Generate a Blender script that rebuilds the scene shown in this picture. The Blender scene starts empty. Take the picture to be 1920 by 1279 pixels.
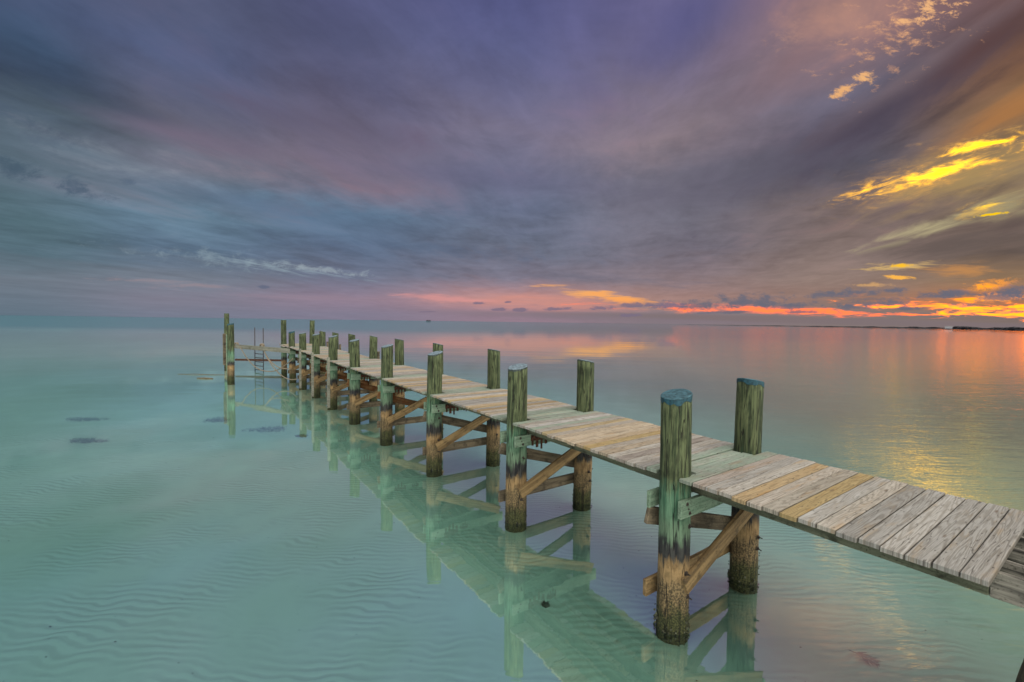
import bpy, bmesh, math, random
from mathutils import Vector, Matrix
R = math.radians
C = bpy.context.scene.collection
sc = bpy.context.scene

# ------------------------------------------------------------------ camera
CAMH = 3.3
FPX, PITCH, ROLL = 839.95, 0.042685, -0.0132116      # focal length in photo pixels, tilt, roll
cam = bpy.data.cameras.new('camera'); cam.sensor_width = 36.0; cam.lens = FPX / 1920 * 36
cam.clip_start = 0.05; cam.clip_end = 60000
co = bpy.data.objects.new('camera', cam); C.objects.link(co)
_r = Vector((1, 0, 0)); _f = Vector((0, math.cos(PITCH), -math.sin(PITCH))); _u = _r.cross(_f)
_c, _s = math.cos(ROLL), math.sin(ROLL)
_r2 = _c * _r - _s * _u; _u2 = _s * _r + _c * _u
M = Matrix((_r2, _u2, -_f)).transposed().to_4x4(); M.translation = Vector((0, 0, CAMH))
co.matrix_world = M
sc.camera = co

def ray(px, py):
    X, Y = px - 960, 639.5 - py
    return (_r2 * X + _u2 * Y + _f * FPX).normalized()
def at(px, py, z):                                    # point of plane z seen at a photo pixel
    d = ray(px, py); t = (z - CAMH) / d.z
    return Vector((0, 0, CAMH)) + d * t
def uv(px, py):                                       # sky direction as gnomonic coordinates about +Y
    d = ray(px, py); return d.x / d.y, d.z / d.y

# ------------------------------------------------------------------ view, light
EXPO = 0.35
sc.view_settings.view_transform = 'Standard'; sc.view_settings.look = 'None'
sc.view_settings.exposure = EXPO; sc.view_settings.gamma = 1; sc.view_settings.use_curve_mapping = False
sun = bpy.data.lights.new('sun', 'SUN'); sun.energy = 4.6; sun.angle = R(110); sun.color = (1, .96, .9)
so = bpy.data.objects.new('sun', sun); C.objects.link(so)
so.rotation_euler = (R(40), 0, R(25)); so.location = (-20, -20, 40)

def lin(c):
    return tuple(((x / 255) / 12.92 if x / 255 <= .04045 else ((x / 255 + .055) / 1.055) ** 2.4) for x in c)

# ------------------------------------------------------------------ node helper
class NT:
    def __init__(s, nt): s.nt = nt; s.n = nt.nodes; s.l = nt.links
    def put(s, sock, v):
        if v is None: return
        if hasattr(v, 'is_output'): s.l.new(v, sock)
        else:
            if hasattr(sock.default_value, '__len__'):
                k = len(sock.default_value)
                if not hasattr(v, '__len__'): v = (v,) * 3
                v = tuple(v)[:k]
                if k == 4 and len(v) == 3: v = v + (1,)
            sock.default_value = v
    def m(s, op, a, b=None, c=None, clamp=False):
        n = s.n.new('ShaderNodeMath'); n.operation = op; n.use_clamp = clamp
        for i, v in enumerate((a, b, c)): s.put(n.inputs[i], v) if v is not None else None
        return n.outputs[0]
    def mix(s, f, a, b, mode='MIX'):
        n = s.n.new('ShaderNodeMix'); n.data_type = 'RGBA'; n.blend_type = mode
        s.put(n.inputs[0], f); s.put(n.inputs[6], a); s.put(n.inputs[7], b)
        return n.outputs[2]
    def comb(s, x, y, z=0):
        n = s.n.new('ShaderNodeCombineXYZ')
        for i, v in enumerate((x, y, z)): s.put(n.inputs[i], v)
        return n.outputs[0]
    def sep(s, v):
        n = s.n.new('ShaderNodeSeparateXYZ'); s.l.new(v, n.inputs[0]); return n.outputs
    def noise(s, vec, scale=1, detail=3, rough=.5, dist=0, col=False):
        n = s.n.new('ShaderNodeTexNoise'); s.put(n.inputs['Vector'], vec)
        n.inputs['Scale'].default_value = scale; n.inputs['Detail'].default_value = detail
        n.inputs['Roughness'].default_value = rough; n.inputs['Distortion'].default_value = dist
        return n.outputs['Color' if col else 'Fac']
    def rng(s, v, a, b, c=0, d=1, smooth=True):
        n = s.n.new('ShaderNodeMapRange'); n.interpolation_type = 'SMOOTHSTEP' if smooth else 'LINEAR'
        s.put(n.inputs[0], v)
        for i, q in enumerate((a, b, c, d)): s.put(n.inputs[i + 1], q)
        return n.outputs[0]
    def ramp(s, v, stops, interp='EASE'):
        n = s.n.new('ShaderNodeValToRGB'); s.put(n.inputs[0], v); cr = n.color_ramp; cr.interpolation = interp
        while len(cr.elements) < len(stops): cr.elements.new(1)
        for e, (p, c) in zip(cr.elements, stops): e.position = p; e.color = tuple(c)[:3] + (1,)
        return n.outputs[0]
    def vmul(s, v, k):
        n = s.n.new('ShaderNodeVectorMath'); n.operation = 'MULTIPLY'; s.put(n.inputs[0], v); s.put(n.inputs[1], k)
        return n.outputs[0]
    def vadd(s, v, k):
        n = s.n.new('ShaderNodeVectorMath'); n.operation = 'ADD'; s.put(n.inputs[0], v); s.put(n.inputs[1], k)
        return n.outputs[0]

# ------------------------------------------------------------------ sky: sunset overcast, streaked cloud deck
w = bpy.data.worlds.new('World'); sc.world = w; w.use_nodes = True
T = NT(w.node_tree); T.n.clear()
tc = T.n.new('ShaderNodeTexCoord').outputs['Generated']
X, Y, Z = T.sep(tc)
Zp = T.m('MAXIMUM', Z, 0.0)
az = T.m('MULTIPLY', T.m('ARCTAN2', X, Y), 57.29578)
el = T.m('MULTIPLY', T.m('ARCSINE', Zp), 57.29578)
Ys = T.m('MAXIMUM', Y, 0.05)
U = T.m('DIVIDE', X, Ys); V = T.m('DIVIDE', Z, Ys)
front = T.rng(Y, .05, .2)
# cloud deck seen in perspective: coordinates on a flat layer, streaks run towards azimuth 13 deg
zz = T.m('ADD', Zp, .06)
qx = T.m('DIVIDE', X, zz); qy = T.m('DIVIDE', Y, zz)
sa, ca = math.sin(R(13)), math.cos(R(13))
al = T.m('ADD', T.m('MULTIPLY', qx, sa), T.m('MULTIPLY', qy, ca))
ac = T.m('SUBTRACT', T.m('MULTIPLY', qx, ca), T.m('MULTIPLY', qy, sa))
nA = T.noise(T.comb(T.m('MULTIPLY', al, .36), ac, 3.1), .9, 4, .55, .3)
nB = T.noise(T.comb(T.m('MULTIPLY', al, .62), ac, 9.7), 1.5, 5, .6, .4)
nC = T.noise(T.comb(al, ac, 1.7), 2.4, 5, .65, .4)                       # mottled cells
nD = T.noise(T.comb(T.m('MULTIPLY', al, .9), T.m('MULTIPLY', ac, 2.6), 5.5), 2.0, 5, .62, .5)      # fine streaks
nH = T.noise(T.comb(T.m('MULTIPLY', U, 9), T.m('MULTIPLY', V, 75), 2.2), 1.0, 5, .66, .4)    # low bands
_p = T.m('ADD', T.m('MULTIPLY', U, .9659), T.m('MULTIPLY', V, .2588)); _q = T.m('SUBTRACT', T.m('MULTIPLY', V, .9659), T.m('MULTIPLY', U, .2588))
nR = T.noise(T.comb(T.m('MULTIPLY', _p, 13), T.m('MULTIPLY', _q, 52), 6.1), 1.0, 5, .66, .4)   # slanting torn streaks
nI = T.noise(T.comb(T.m('MULTIPLY', U, 26), T.m('MULTIPLY', V, 52), .4), 1.0, 5, .7, .3)   # ragged cumulus
a0, b0 = .5, 0
dA = T.m('SUBTRACT', nA, .5); dB = T.m('SUBTRACT', nB, .5); dC = T.m('SUBTRACT', nC, .5)
dD = T.m('SUBTRACT', nD, .5); dR = T.m('SUBTRACT', nR, .5); dH = T.m('SUBTRACT', nH, .5); dI = T.m('SUBTRACT', nI, .5)
hi = T.rng(el, 1, 14)
azw = T.m('ADD', az, T.m('MULTIPLY', dA, T.m('MULTIPLY', hi, 16)))
elw = T.m('MAXIMUM', T.m('ADD', el, T.m('MULTIPLY', T.m('ADD', dB, T.m('MULTIPLY', dA, .8)), T.m('MULTIPLY', hi, 9))), 0)
epos = T.m('SQRT', T.m('DIVIDE', elw, 90))
ROWS = (0, 80, 160, 240, 320, 400, 470, 520, 560, 588)
GRID = {
 0: [(66,84,116),(66,90,122),(64,82,108),(86,104,120),(84,106,120),(80,110,122),(84,112,126),(108,120,134),(104,120,136),(96,116,132)],
 320: [(82,90,122),(80,92,128),(86,92,120),(104,104,124),(116,122,140),(94,124,146),(88,112,136),(116,126,142),(128,126,144),(118,124,144)],
 640: [(84,88,128),(84,88,124),(92,92,124),(104,98,122),(122,110,128),(96,122,150),(94,112,140),(110,118,142),(146,126,146),(130,124,146)],
 960: [(84,88,136),(92,96,140),(102,102,138),(118,112,138),(108,110,138),(104,114,142),(108,116,138),(126,120,138),(196,140,136),(150,124,140)],
 1280: [(100,96,140),(106,100,136),(122,110,130),(134,118,128),(112,108,124),(114,112,128),(116,110,124),(136,118,124),(168,130,122),(134,120,128)],
 1600: [(144,112,112),(132,108,116),(110,104,124),(90,84,102),(94,90,104),(130,110,106),(136,116,110),(148,124,114),(150,118,106),(134,118,114)],
 1920: [(116,86,86),(100,72,68),(136,96,70),(158,118,80),(150,126,92),(112,94,86),(106,90,82),(150,118,86),(190,118,66),(130,112,106)],
}
ZEN = (88, 88, 124)
G = 1 / 2 ** EXPO
col = None; paz = None
def column(px):
    st = [(0.0, lin(GRID[px][-1]))]
    a = 0
    for c, py in zip(reversed(GRID[px]), reversed(ROWS)):
        d = ray(px, py); e = math.degrees(math.asin(max(d.z, 0)))
        st.append((math.sqrt(e / 90), lin(c))); a = math.degrees(math.atan2(d.x, d.y))
    st.append((math.sqrt(60 / 90), lin(ZEN))); st.append((1.0, lin(ZEN)))
    return T.ramp(epos, st, 'LINEAR'), a
for px in sorted(GRID):
    cc, a = column(px)
    col = cc if col is None else T.mix(T.rng(azw, paz, a, smooth=True), col, cc)
    paz = a
back = T.rng(T.m('ABSOLUTE', az), 75, 150)            # behind the camera the deck closes over evenly
col = T.mix(back, col, T.ramp(epos, [(0, lin((112, 112, 130))), (.4, lin((104, 104, 130))), (1, lin(ZEN))], 'LINEAR'))
bw = T.n.new('ShaderNodeRGBToBW'); T.l.new(col, bw.inputs[0]); col = T.mix(.14, col, bw.outputs[0])
# thin parts of the deck let warm mauve light through
col = T.mix(T.m('MULTIPLY', T.rng(T.m('ADD', dC, dB), .02, .34), T.rng(el, 3, 12, 0, .45)), col, T.mix(1, col, lin((255, 232, 228)), 'MULTIPLY'))
# streaked brightness of the deck
lum = T.m('ADD', 1, T.m('ADD', T.m('MULTIPLY', dA, .62), T.m('ADD', T.m('MULTIPLY', dB, .5), T.m('ADD', T.m('MULTIPLY', dC, .6), T.m('MULTIPLY', dD, .30)))))
lum = T.m('ADD', 1, T.m('MULTIPLY', T.m('SUBTRACT', lum, 1), T.rng(el, .5, 9, .3, 1.25)))
col = T.mix(1, col, T.comb(lum, lum, lum), 'MULTIPLY')

FEATS = []
def feat(px, py, rx, ry, ang, color, k=1.0, noise=None, na=.9, soft=1.3, thr=0.0, gain=1.0, flat=False):
    """a cloud patch at a sky direction: rotated soft ellipse broken up by one of the shared noises"""
    FEATS.append((px, py, rx, ry, ang, color, k, noise, na, soft, thr, gain, flat))
PG = bpy.data.node_groups.new('cloud_patch', 'ShaderNodeTree')
_ins = ('U', 'V', 'Noise', 'A', 'B', 'C', 'D', 'U0', 'V0', 'NA', 'Bias', 'Soft', 'K', 'Flat')
for nm_ in _ins: PG.interface.new_socket(nm_, in_out='INPUT', socket_type='NodeSocketFloat')
for nm_ in ('Sky', 'Patch'): PG.interface.new_socket(nm_, in_out='INPUT', socket_type='NodeSocketColor')
PG.interface.new_socket('Sky', in_out='OUTPUT', socket_type='NodeSocketColor')
g = NT(PG); gi = g.n.new('NodeGroupInput').outputs; go = g.n.new('NodeGroupOutput')
_du = g.m('SUBTRACT', gi['U'], gi['U0']); _dv = g.m('SUBTRACT', gi['V'], gi['V0'])
_e1 = g.m('MULTIPLY_ADD', _du, gi['A'], g.m('MULTIPLY', _dv, gi['B']))
_e2 = g.m('MULTIPLY_ADD', _dv, gi['C'], g.m('MULTIPLY', _du, gi['D']))
_e2 = g.m('MAXIMUM', _e2, g.m('MULTIPLY', _e2, gi['Flat']))
_rr = g.m('SQRT', g.m('MULTIPLY_ADD', _e1, _e1, g.m('MULTIPLY', _e2, _e2)))
_m = g.m('MULTIPLY_ADD', gi['Noise'], gi['NA'], g.m('SUBTRACT', gi['Bias'], _rr))
g.l.new(g.mix(g.rng(_m, 0, gi['Soft'], 0, gi['K']), gi['Sky'], gi['Patch']), go.inputs[0])
def build_feat(col, F):
    px, py, rx, ry, ang, color, k, noise, na, soft, thr, gain, flat = F
    u0, v0 = uv(px, py); a = R(ang); c, s = math.cos(a), math.sin(a)
    n = T.n.new('ShaderNodeGroup'); n.node_tree = PG; i = n.inputs
    for nm_, v in zip(_ins[3:], (c * FPX / rx, s * FPX / rx, c * FPX / ry, -s * FPX / ry, u0, v0, na * 2 if noise else 0, 1 - thr, soft, k, -2.2 if flat else -1.0)): i[nm_].default_value = v
    i['Patch'].default_value = tuple(x * gain for x in lin(color)) + (1,)
    T.l.new(U, i['U']); T.l.new(V, i['V']); T.l.new(col, i['Sky'])
    if noise is not None: T.l.new(noise, i['Noise'])
    return n.outputs[0]
# broad diagonal bands on the right
feat(1700, 150, 280, 34, 35, (142, 122, 124), .5, dD, 1.2, 1.2)
feat(1640, 222, 430, 62, 33, (76, 68, 82), .9, dD, 1.0, 1.3)
feat(1760, 215, 260, 22, 33, (62, 54, 62), .6, dD, 1.6, 1.2)
feat(1830, 95, 190, 45, 37, (92, 66, 64), .75, dB, .9, 1.0)
feat(1900, 205, 190, 45, 30, (176, 120, 70), .7, dD, .9, 1.0)
feat(1420, 330, 300, 70, 14, (96, 92, 108), .6, dA, .9, 1.2)
feat(1500, 110, 330, 60, 38, (142, 114, 118), .5, dB, 1.0, 1.2)
feat(1810, 325, 250, 62, 17, (176, 146, 92), .7, dD, 1.0, 1.2)
feat(1290, 40, 170, 70, 40, (84, 86, 134), .5, dA, .9, 1.2)
# left: pale broken patches, long soft bands and dark scraps
feat(210, 290, 230, 46, -14, (142, 150, 158), .6, dC, 2.0, 1.6, .2)
feat(430, 325, 260, 26, -9, (146, 128, 138), .5, dC, 1.8, 1.5, .2)
feat(90, 262, 110, 26, -16, (78, 88, 106), .6, dI, 1.8, 1.3, .1)
feat(260, 215, 220, 26, -12, (72, 76, 98), .55, dC, 1.8, 1.5, .1)
feat(160, 362, 90, 18, -14, (76, 94, 112), .55, dI, 1.8, 1.3, .1)
feat(620, 385, 300, 30, -8, (104, 136, 160), .5, dC, 1.8, 1.5, .2)
feat(760, 462, 420, 26, -4, (78, 96, 122), .5, dD, 1.4, 1.4, .1)
feat(1080, 520, 330, 16, -3, (106, 106, 122), .6, dH, 1.4, 1.2, .1)
feat(620, 235, 280, 40, -10, (88, 82, 104), .5, dC, 1.8, 1.5, .1)
feat(330, 250, 380, 40, -12, (122, 106, 126), .55, dA, 1.0, 1.1)
feat(150, 285, 240, 24, -14, (104, 122, 138), .55, dB, 1.2, 1.0)
feat(560, 395, 420, 45, -8, (84, 108, 134), .55, dA, .9, 1.2)
feat(860, 330, 360, 40, -4, (100, 100, 128), .5, dA, .9, 1.2)
feat(430, 488, 330, 24, -6, (142, 160, 170), .6, dI, 1.9, 1.4, .3)
feat(520, 500, 220, 14, -7, (150, 168, 178), .55, dD, 2.0, 1.2, .3)
feat(600, 505, 130, 10, -6, (160, 172, 180), .6, dI, 1.5, .9, .2)
feat(320, 532, 200, 10, -4, (164, 142, 146), .5, dH, 1.8, 1.0, .2)
feat(560, 556, 300, 12, -2, (150, 132, 146), .4, dH, 1.6, 1.0, .2)
feat(30, 316, 70, 26, -12, (62, 82, 100), .65, dI, 1.1, 1.0)
feat(136, 350, 36, 24, -25, (70, 90, 110), .55, dI, 1.2, 1.0)
feat(245, 342, 22, 9, -10, (76, 94, 116), .5, dI, 1.2, .9)
feat(495, 538, 16, 5, 0, (96, 104, 126), .8, dI, .8, .7)
# glow near the horizon, middle
feat(1040, 570, 300, 24, -2, (214, 146, 132), .75, dH, 1.0, 1.2)
feat(1120, 552, 150, 11, -7, (250, 176, 104), .9, dH, 1.5, .9, .1)
feat(1180, 566, 90, 12, -9, (252, 168, 92), .85, dH, 1.6, .9)
feat(830, 558, 110, 9, -3, (216, 150, 148), .7, dH, 1.6, 1.0)
feat(1200, 596, 520, 10, -.9, (132, 118, 126), .8, dH, .3, .8)
# right: pale openings and fire-lit edges
feat(1740, 428, 160, 20, 16, (196, 184, 140), .8, dD, 1.1, 1.2)
feat(1880, 395, 100, 30, 14, (176, 164, 122), .6, dD, 1.2, 1.0)
feat(1800, 455, 190, 26, 9, (100, 88, 84), .8, dD, .9, .9)
feat(1900, 420, 60, 22, 20, (98, 84, 80), .85, dD, .6, .9)
feat(1650, 385, 120, 22, 12, (142, 120, 106), .6, dA, .8, 1.0)
feat(1760, 322, 230, 56, 15.5, (206, 158, 96), .7, dR, 1.4, 1.8)
feat(1750, 328, 180, 30, 15.5, (232, 172, 88), .85, dR, 1.7, 1.5)
feat(1745, 327, 136, 14, 16, (255, 182, 8), 1, dR, 1.7, 2.0, -.2, gain=4.6)
feat(1845, 272, 120, 24, 12, (236, 178, 92), .85, dR, 1.8, 1.3, .1)
feat(1850, 271, 100, 10, 14, (255, 184, 8), 1, dR, 1.9, 1.8, -.1, gain=4.0)
feat(1850, 390, 76, 17, 10, (232, 184, 90), .85, dR, 1.7, 1.3, .1)
feat(1848, 386, 46, 6, 10, (255, 200, 10), 1, dR, 1.6, 1.5, 0, gain=2.2)
feat(1858, 402, 40, 4, 8, (255, 206, 20), 1, dI, 1.4, .6, .1)
feat(1700, 498, 100, 8, 4, (222, 184, 116), .9, dH, 1.8, .8, .1)
feat(1690, 498, 24, 5, 3, (255, 196, 50), 1, dI, 1.2, .6)
feat(1684, 520, 36, 5, -3, (252, 184, 80), 1, dI, 1.4, .6)
feat(1640, 535, 50, 5, 0, (220, 170, 110), .7, dI, 1.6, .8, .1)
feat(1800, 506, 90, 16, 2, (206, 144, 82), .7, dH, 1.3, 1.0)
# peach cloudlets
feat(1580, 168, 34, 11, 26, (238, 178, 118), .95, dI, 1.8, .7)
feat(1622, 147, 30, 12, 4, (240, 182, 122), .95, dI, 1.8, .7)
feat(1690, 45, 190, 90, 35, (228, 168, 124), .75, dI, 2.6, 1.2, .48)
feat(1570, 40, 200, 90, 38, (196, 146, 126), .6, dC, 2.6, 1.6, .5)
feat(1480, 70, 90, 50, 40, (178, 138, 126), .5, dI, 2.4, 1.4, .5)
feat(1740, 18, 100, 50, 30, (242, 184, 128), .9, dI, 2.6, .8, .6)
# band of fire along the horizon on the right
feat(1430, 581, 340, 11, -.9, (240, 132, 108), .85, dH, 1.6, .9)
feat(1520, 584, 330, 8, -.9, (255, 114, 62), .95, dH, 2.4, .8, .1, gain=1.7)
feat(1800, 575, 220, 20, -.9, (244, 136, 74), .9, dH, 2.2, 1.1, .05, gain=1.15)
feat(1840, 581, 180, 13, -.9, (255, 116, 14), 1, dH, 2.8, .8, .05, gain=4.2)
feat(1870, 560, 90, 8, 3, (255, 150, 24), 1, dH, 1.8, .7, gain=1.7)
feat(1850, 538, 60, 14, 8, (255, 156, 36), 1, dI, 1.5, 1.0, .05, gain=1.4)
feat(1600, 603, 700, 9, -.9, (128, 114, 116), .95, dH, .15, .6)
# dark low cumulus
DK = (106, 106, 120)
for (px, py, rx, ry) in ((1310, 574, 90, 11), (1400, 570, 100, 18), (1470, 574, 70, 14), (1560, 554, 70, 9), (1620, 549, 80, 9), (1670, 545, 34, 6),
                         (1640, 570, 80, 10), (1590, 577, 50, 7), (1760, 556, 56, 10), (1800, 552, 56, 11), (1880, 558, 80, 18), (1910, 550, 60, 17),
                         (1815, 574, 30, 7), (1700, 579, 30, 6), (1900, 585, 26, 4), (1370, 586, 60, 4), (1500, 586, 60, 5)):
    feat(px, py, rx * 1.12, ry * 1.25, 2, DK, .85, dI, 1.7, .9, flat=True)
for (px, py, rx, ry) in ((898, 569, 15, 5), (952, 567, 11, 4), (936, 581, 19, 5), (976, 582, 18, 6), (1048, 580, 32, 7), (1122, 579, 34, 8),
                         (1190, 574, 30, 8), (1215, 573, 12, 6), (1255, 574, 38, 11), (1180, 592, 34, 6), (800, 585, 24, 2)):
    feat(px, py, rx, ry, 2, (122, 110, 130), .85, dI, 1.2, .55, flat=True)
def bg(c):
    n = T.n.new('ShaderNodeBackground'); T.l.new(c, n.inputs[0]); n.inputs[1].default_value = G; return n.outputs[0]
def mixs(f, a, b):
    n = T.n.new('ShaderNodeMixShader'); T.l.new(f, n.inputs[0]); T.l.new(a, n.inputs[1]); T.l.new(b, n.inputs[2]); return n.outputs[0]
# the patches are evaluated only in the part of the sky they can reach
UE = [-1.5, -.62, -.2, .12, .42, .66, .86, 1.5]; VE = [-.01, .035, .08, .2, .42, .95]
def tile(u0, u1, v0, v1):
    c = col
    for F in FEATS:
        cu, cv = uv(F[0], F[1]); a = R(F[4]); g = 1.05 + .7 * F[8] - F[10] * .5; rx, ry = F[2] * g / FPX, F[3] * g / FPX
        hx = math.hypot(rx * math.cos(a), ry * math.sin(a)); hy = math.hypot(rx * math.sin(a), ry * math.cos(a))
        if cu + hx > u0 and cu - hx < u1 and cv + hy > v0 and cv - hy < v1: c = build_feat(c, F)
    return bg(c)
def cols(i0, i1, v0, v1):
    if i1 - i0 == 1: return tile(UE[i0], UE[i1], v0, v1)
    m_ = (i0 + i1) // 2
    return mixs(T.m('GREATER_THAN', U, UE[m_]), cols(i0, m_, v0, v1), cols(m_, i1, v0, v1))
def rows(j0, j1):
    if j1 - j0 == 1: return cols(0, len(UE) - 1, VE[j0], VE[j1])
    m_ = (j0 + j1) // 2
    return mixs(T.m('GREATER_THAN', V, VE[m_]), rows(j0, m_), rows(m_, j1))
infront = T.m('MULTIPLY', T.m('GREATER_THAN', Y, .05), T.m('MULTIPLY', T.m('LESS_THAN', V, .95), T.m('MULTIPLY', T.m('LESS_THAN', T.m('ABSOLUTE', U), 1.5), T.m('GREATER_THAN', V, -.01))))
wo = T.n.new('ShaderNodeOutputWorld'); T.l.new(mixs(infront, bg(col), rows(0, len(VE) - 1)), wo.inputs[0])
w.cycles.sampling_method = 'NONE'
sc.cycles.max_bounces = 5; sc.cycles.diffuse_bounces = 1; sc.cycles.glossy_bounces = 2; sc.cycles.transparent_max_bounces = 8

# ------------------------------------------------------------------ materials
MATS = {}
def newmat(name):
    m = bpy.data.materials.new(name); m.use_nodes = True; t = NT(m.node_tree); t.n.clear()
    out = t.n.new('ShaderNodeOutputMaterial'); MATS[name] = m
    return m, t, out
def principled(t, out, color, rough=.7, bump=None, bstr=.3, bdist=.02, metal=0, spec=.3):
    b = t.n.new('ShaderNodeBsdfPrincipled'); t.put(b.inputs['Base Color'], color); t.put(b.inputs['Roughness'], rough)
    b.inputs['Metallic'].default_value = metal; b.inputs['Specular IOR Level'].default_value = spec
    if bump is not None:
        n = t.n.new('ShaderNodeBump'); n.inputs['Strength'].default_value = bstr; n.inputs['Distance'].default_value = bdist
        t.l.new(bump, n.inputs['Height']); t.l.new(n.outputs[0], b.inputs['Normal'])
    t.l.new(b.outputs[0], out.inputs[0]); return b
def objco(t): return t.n.new('ShaderNodeTexCoord').outputs['Object']
def rnd(t): return t.n.new('ShaderNodeObjectInfo').outputs['Random']

def plank_material(name, stops, green=0.0):
    m, t, out = newmat(name); o = objco(t); r = rnd(t)
    x, y, z = t.sep(o)
    off = t.m('MULTIPLY', r, 137.0)
    v = t.comb(t.m('ADD', t.m('MULTIPLY', x, .42), off), t.m('MULTIPLY', y, 7.5), off)
    g = t.noise(v, 1.0, 1.6, .42, .35)
    wig = t.noise(t.comb(t.m('ADD', t.m('MULTIPLY', x, 9), off), t.m('MULTIPLY', y, 60), off), 1.0, 2, .5)
    rings = t.m('ADD', t.m('MULTIPLY', t.m('SINE', t.m('ADD', t.m('MULTIPLY', g, 150), t.m('MULTIPLY', wig, 2.2))), .5), .5)
    fib = t.noise(t.comb(t.m('ADD', t.m('MULTIPLY', x, 6), off), t.m('MULTIPLY', y, 210), off), 1, 4, .65)
    blot = t.noise(t.comb(t.m('ADD', t.m('MULTIPLY', x, 1.3), off), t.m('MULTIPLY', y, 9), off), 1.4, 5, .65)
    base = t.ramp(r, stops, 'CONSTANT')
    dark = t.mix(1, base, (.72, .70, .67), 'MULTIPLY')
    c = t.mix(t.rng(rings, .05, .6), dark, base)
    c = t.mix(t.m('MULTIPLY', t.rng(fib, .46, .70), .8), c, t.mix(1, base, (.42, .40, .38), 'MULTIPLY'))
    c = t.mix(t.m('MULTIPLY', t.rng(blot, .5, .72), .45), c, t.mix(1, base, (1.25, 1.28, 1.33), 'MULTIPLY'))
    c = t.mix(t.m('MULTIPLY', t.rng(blot, .47, .30), .55), c, t.mix(1, base, (.85, .64, .40), 'MULTIPLY'))
    spt = t.noise(t.comb(t.m('ADD', t.m('MULTIPLY', x, 16), off), t.m('MULTIPLY', y, 40), off), 1, 2, .5)
    c = t.mix(t.m('MULTIPLY', t.rng(spt, .68, .78), .6), c, (.07, .06, .05))
    # darker along the joints between boards
    c = t.mix(t.m('MULTIPLY', t.rng(t.m('ADD', t.m('ABSOLUTE', y), t.m('MULTIPLY', blot, .012)), .066, .076), .7), c, (.10, .085, .065))
    # knots
    kn = t.n.new('ShaderNodeTexVoronoi'); t.put(kn.inputs['Vector'], t.comb(t.m('ADD', t.m('MULTIPLY', x, 1.6), off), t.m('ADD', t.m('MULTIPLY', y, 7), off), 0)); kn.inputs['Scale'].default_value = 1.0
    c = t.mix(t.m('MULTIPLY', t.rng(kn.outputs['Distance'], .11, .04), .75), c, (.13, .09, .06))
    if green:
        gn = t.noise(o, 3, 4, .6)
        c = t.mix(t.m('MULTIPLY', t.rng(gn, .3, .6), green), c, (.22, .34, .27))
    bump = t.m('ADD', t.m('MULTIPLY', rings, .6), fib)
    spl = t.noise(t.comb(t.m('ADD', t.m('MULTIPLY', x, .9), off), t.m('MULTIPLY', y, 24), t.m('ADD', off, 3)), 1, 2, .5)
    c = t.mix(t.m('MULTIPLY', t.rng(t.m('ABSOLUTE', t.m('SUBTRACT', spl, .5)), .010, .003), .7), c, (.05, .043, .035))
    shade = t.rng(t.m('FRACT', t.m('MULTIPLY', r, 97.3)), 0, 1, .64, .90, smooth=False)
    c = t.mix(1, c, t.comb(shade, t.m('MULTIPLY', shade, .985), t.m('MULTIPLY', shade, .90)), 'MULTIPLY')
    principled(t, out, c, .78, bump, .35, .004)
    return m
GREYS = [(0, (.40, .38, .35)), (.16, (.44, .35, .24)), (.28, (.36, .35, .335)), (.42, (.46, .39, .30)), (.55, (.41, .40, .39)),
         (.68, (.41, .31, .18)), (.76, (.45, .41, .36)), (.88, (.37, .33, .30))]
NEARG = [(0, (.39, .38, .36)), (.2, (.42, .39, .345)), (.45, (.36, .355, .34)), (.7, (.39, .36, .31)), (.85, (.42, .415, .40))]
plank_material('plank', GREYS); plank_material('plank_near', NEARG)
plank_material('plank_gold', [(0, (.39, .30, .15)), (.5, (.41, .33, .20))])
plank_material('plank_green', [(0, (.35, .35, .31)), (.5, (.33, .35, .31))], .5)

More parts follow.
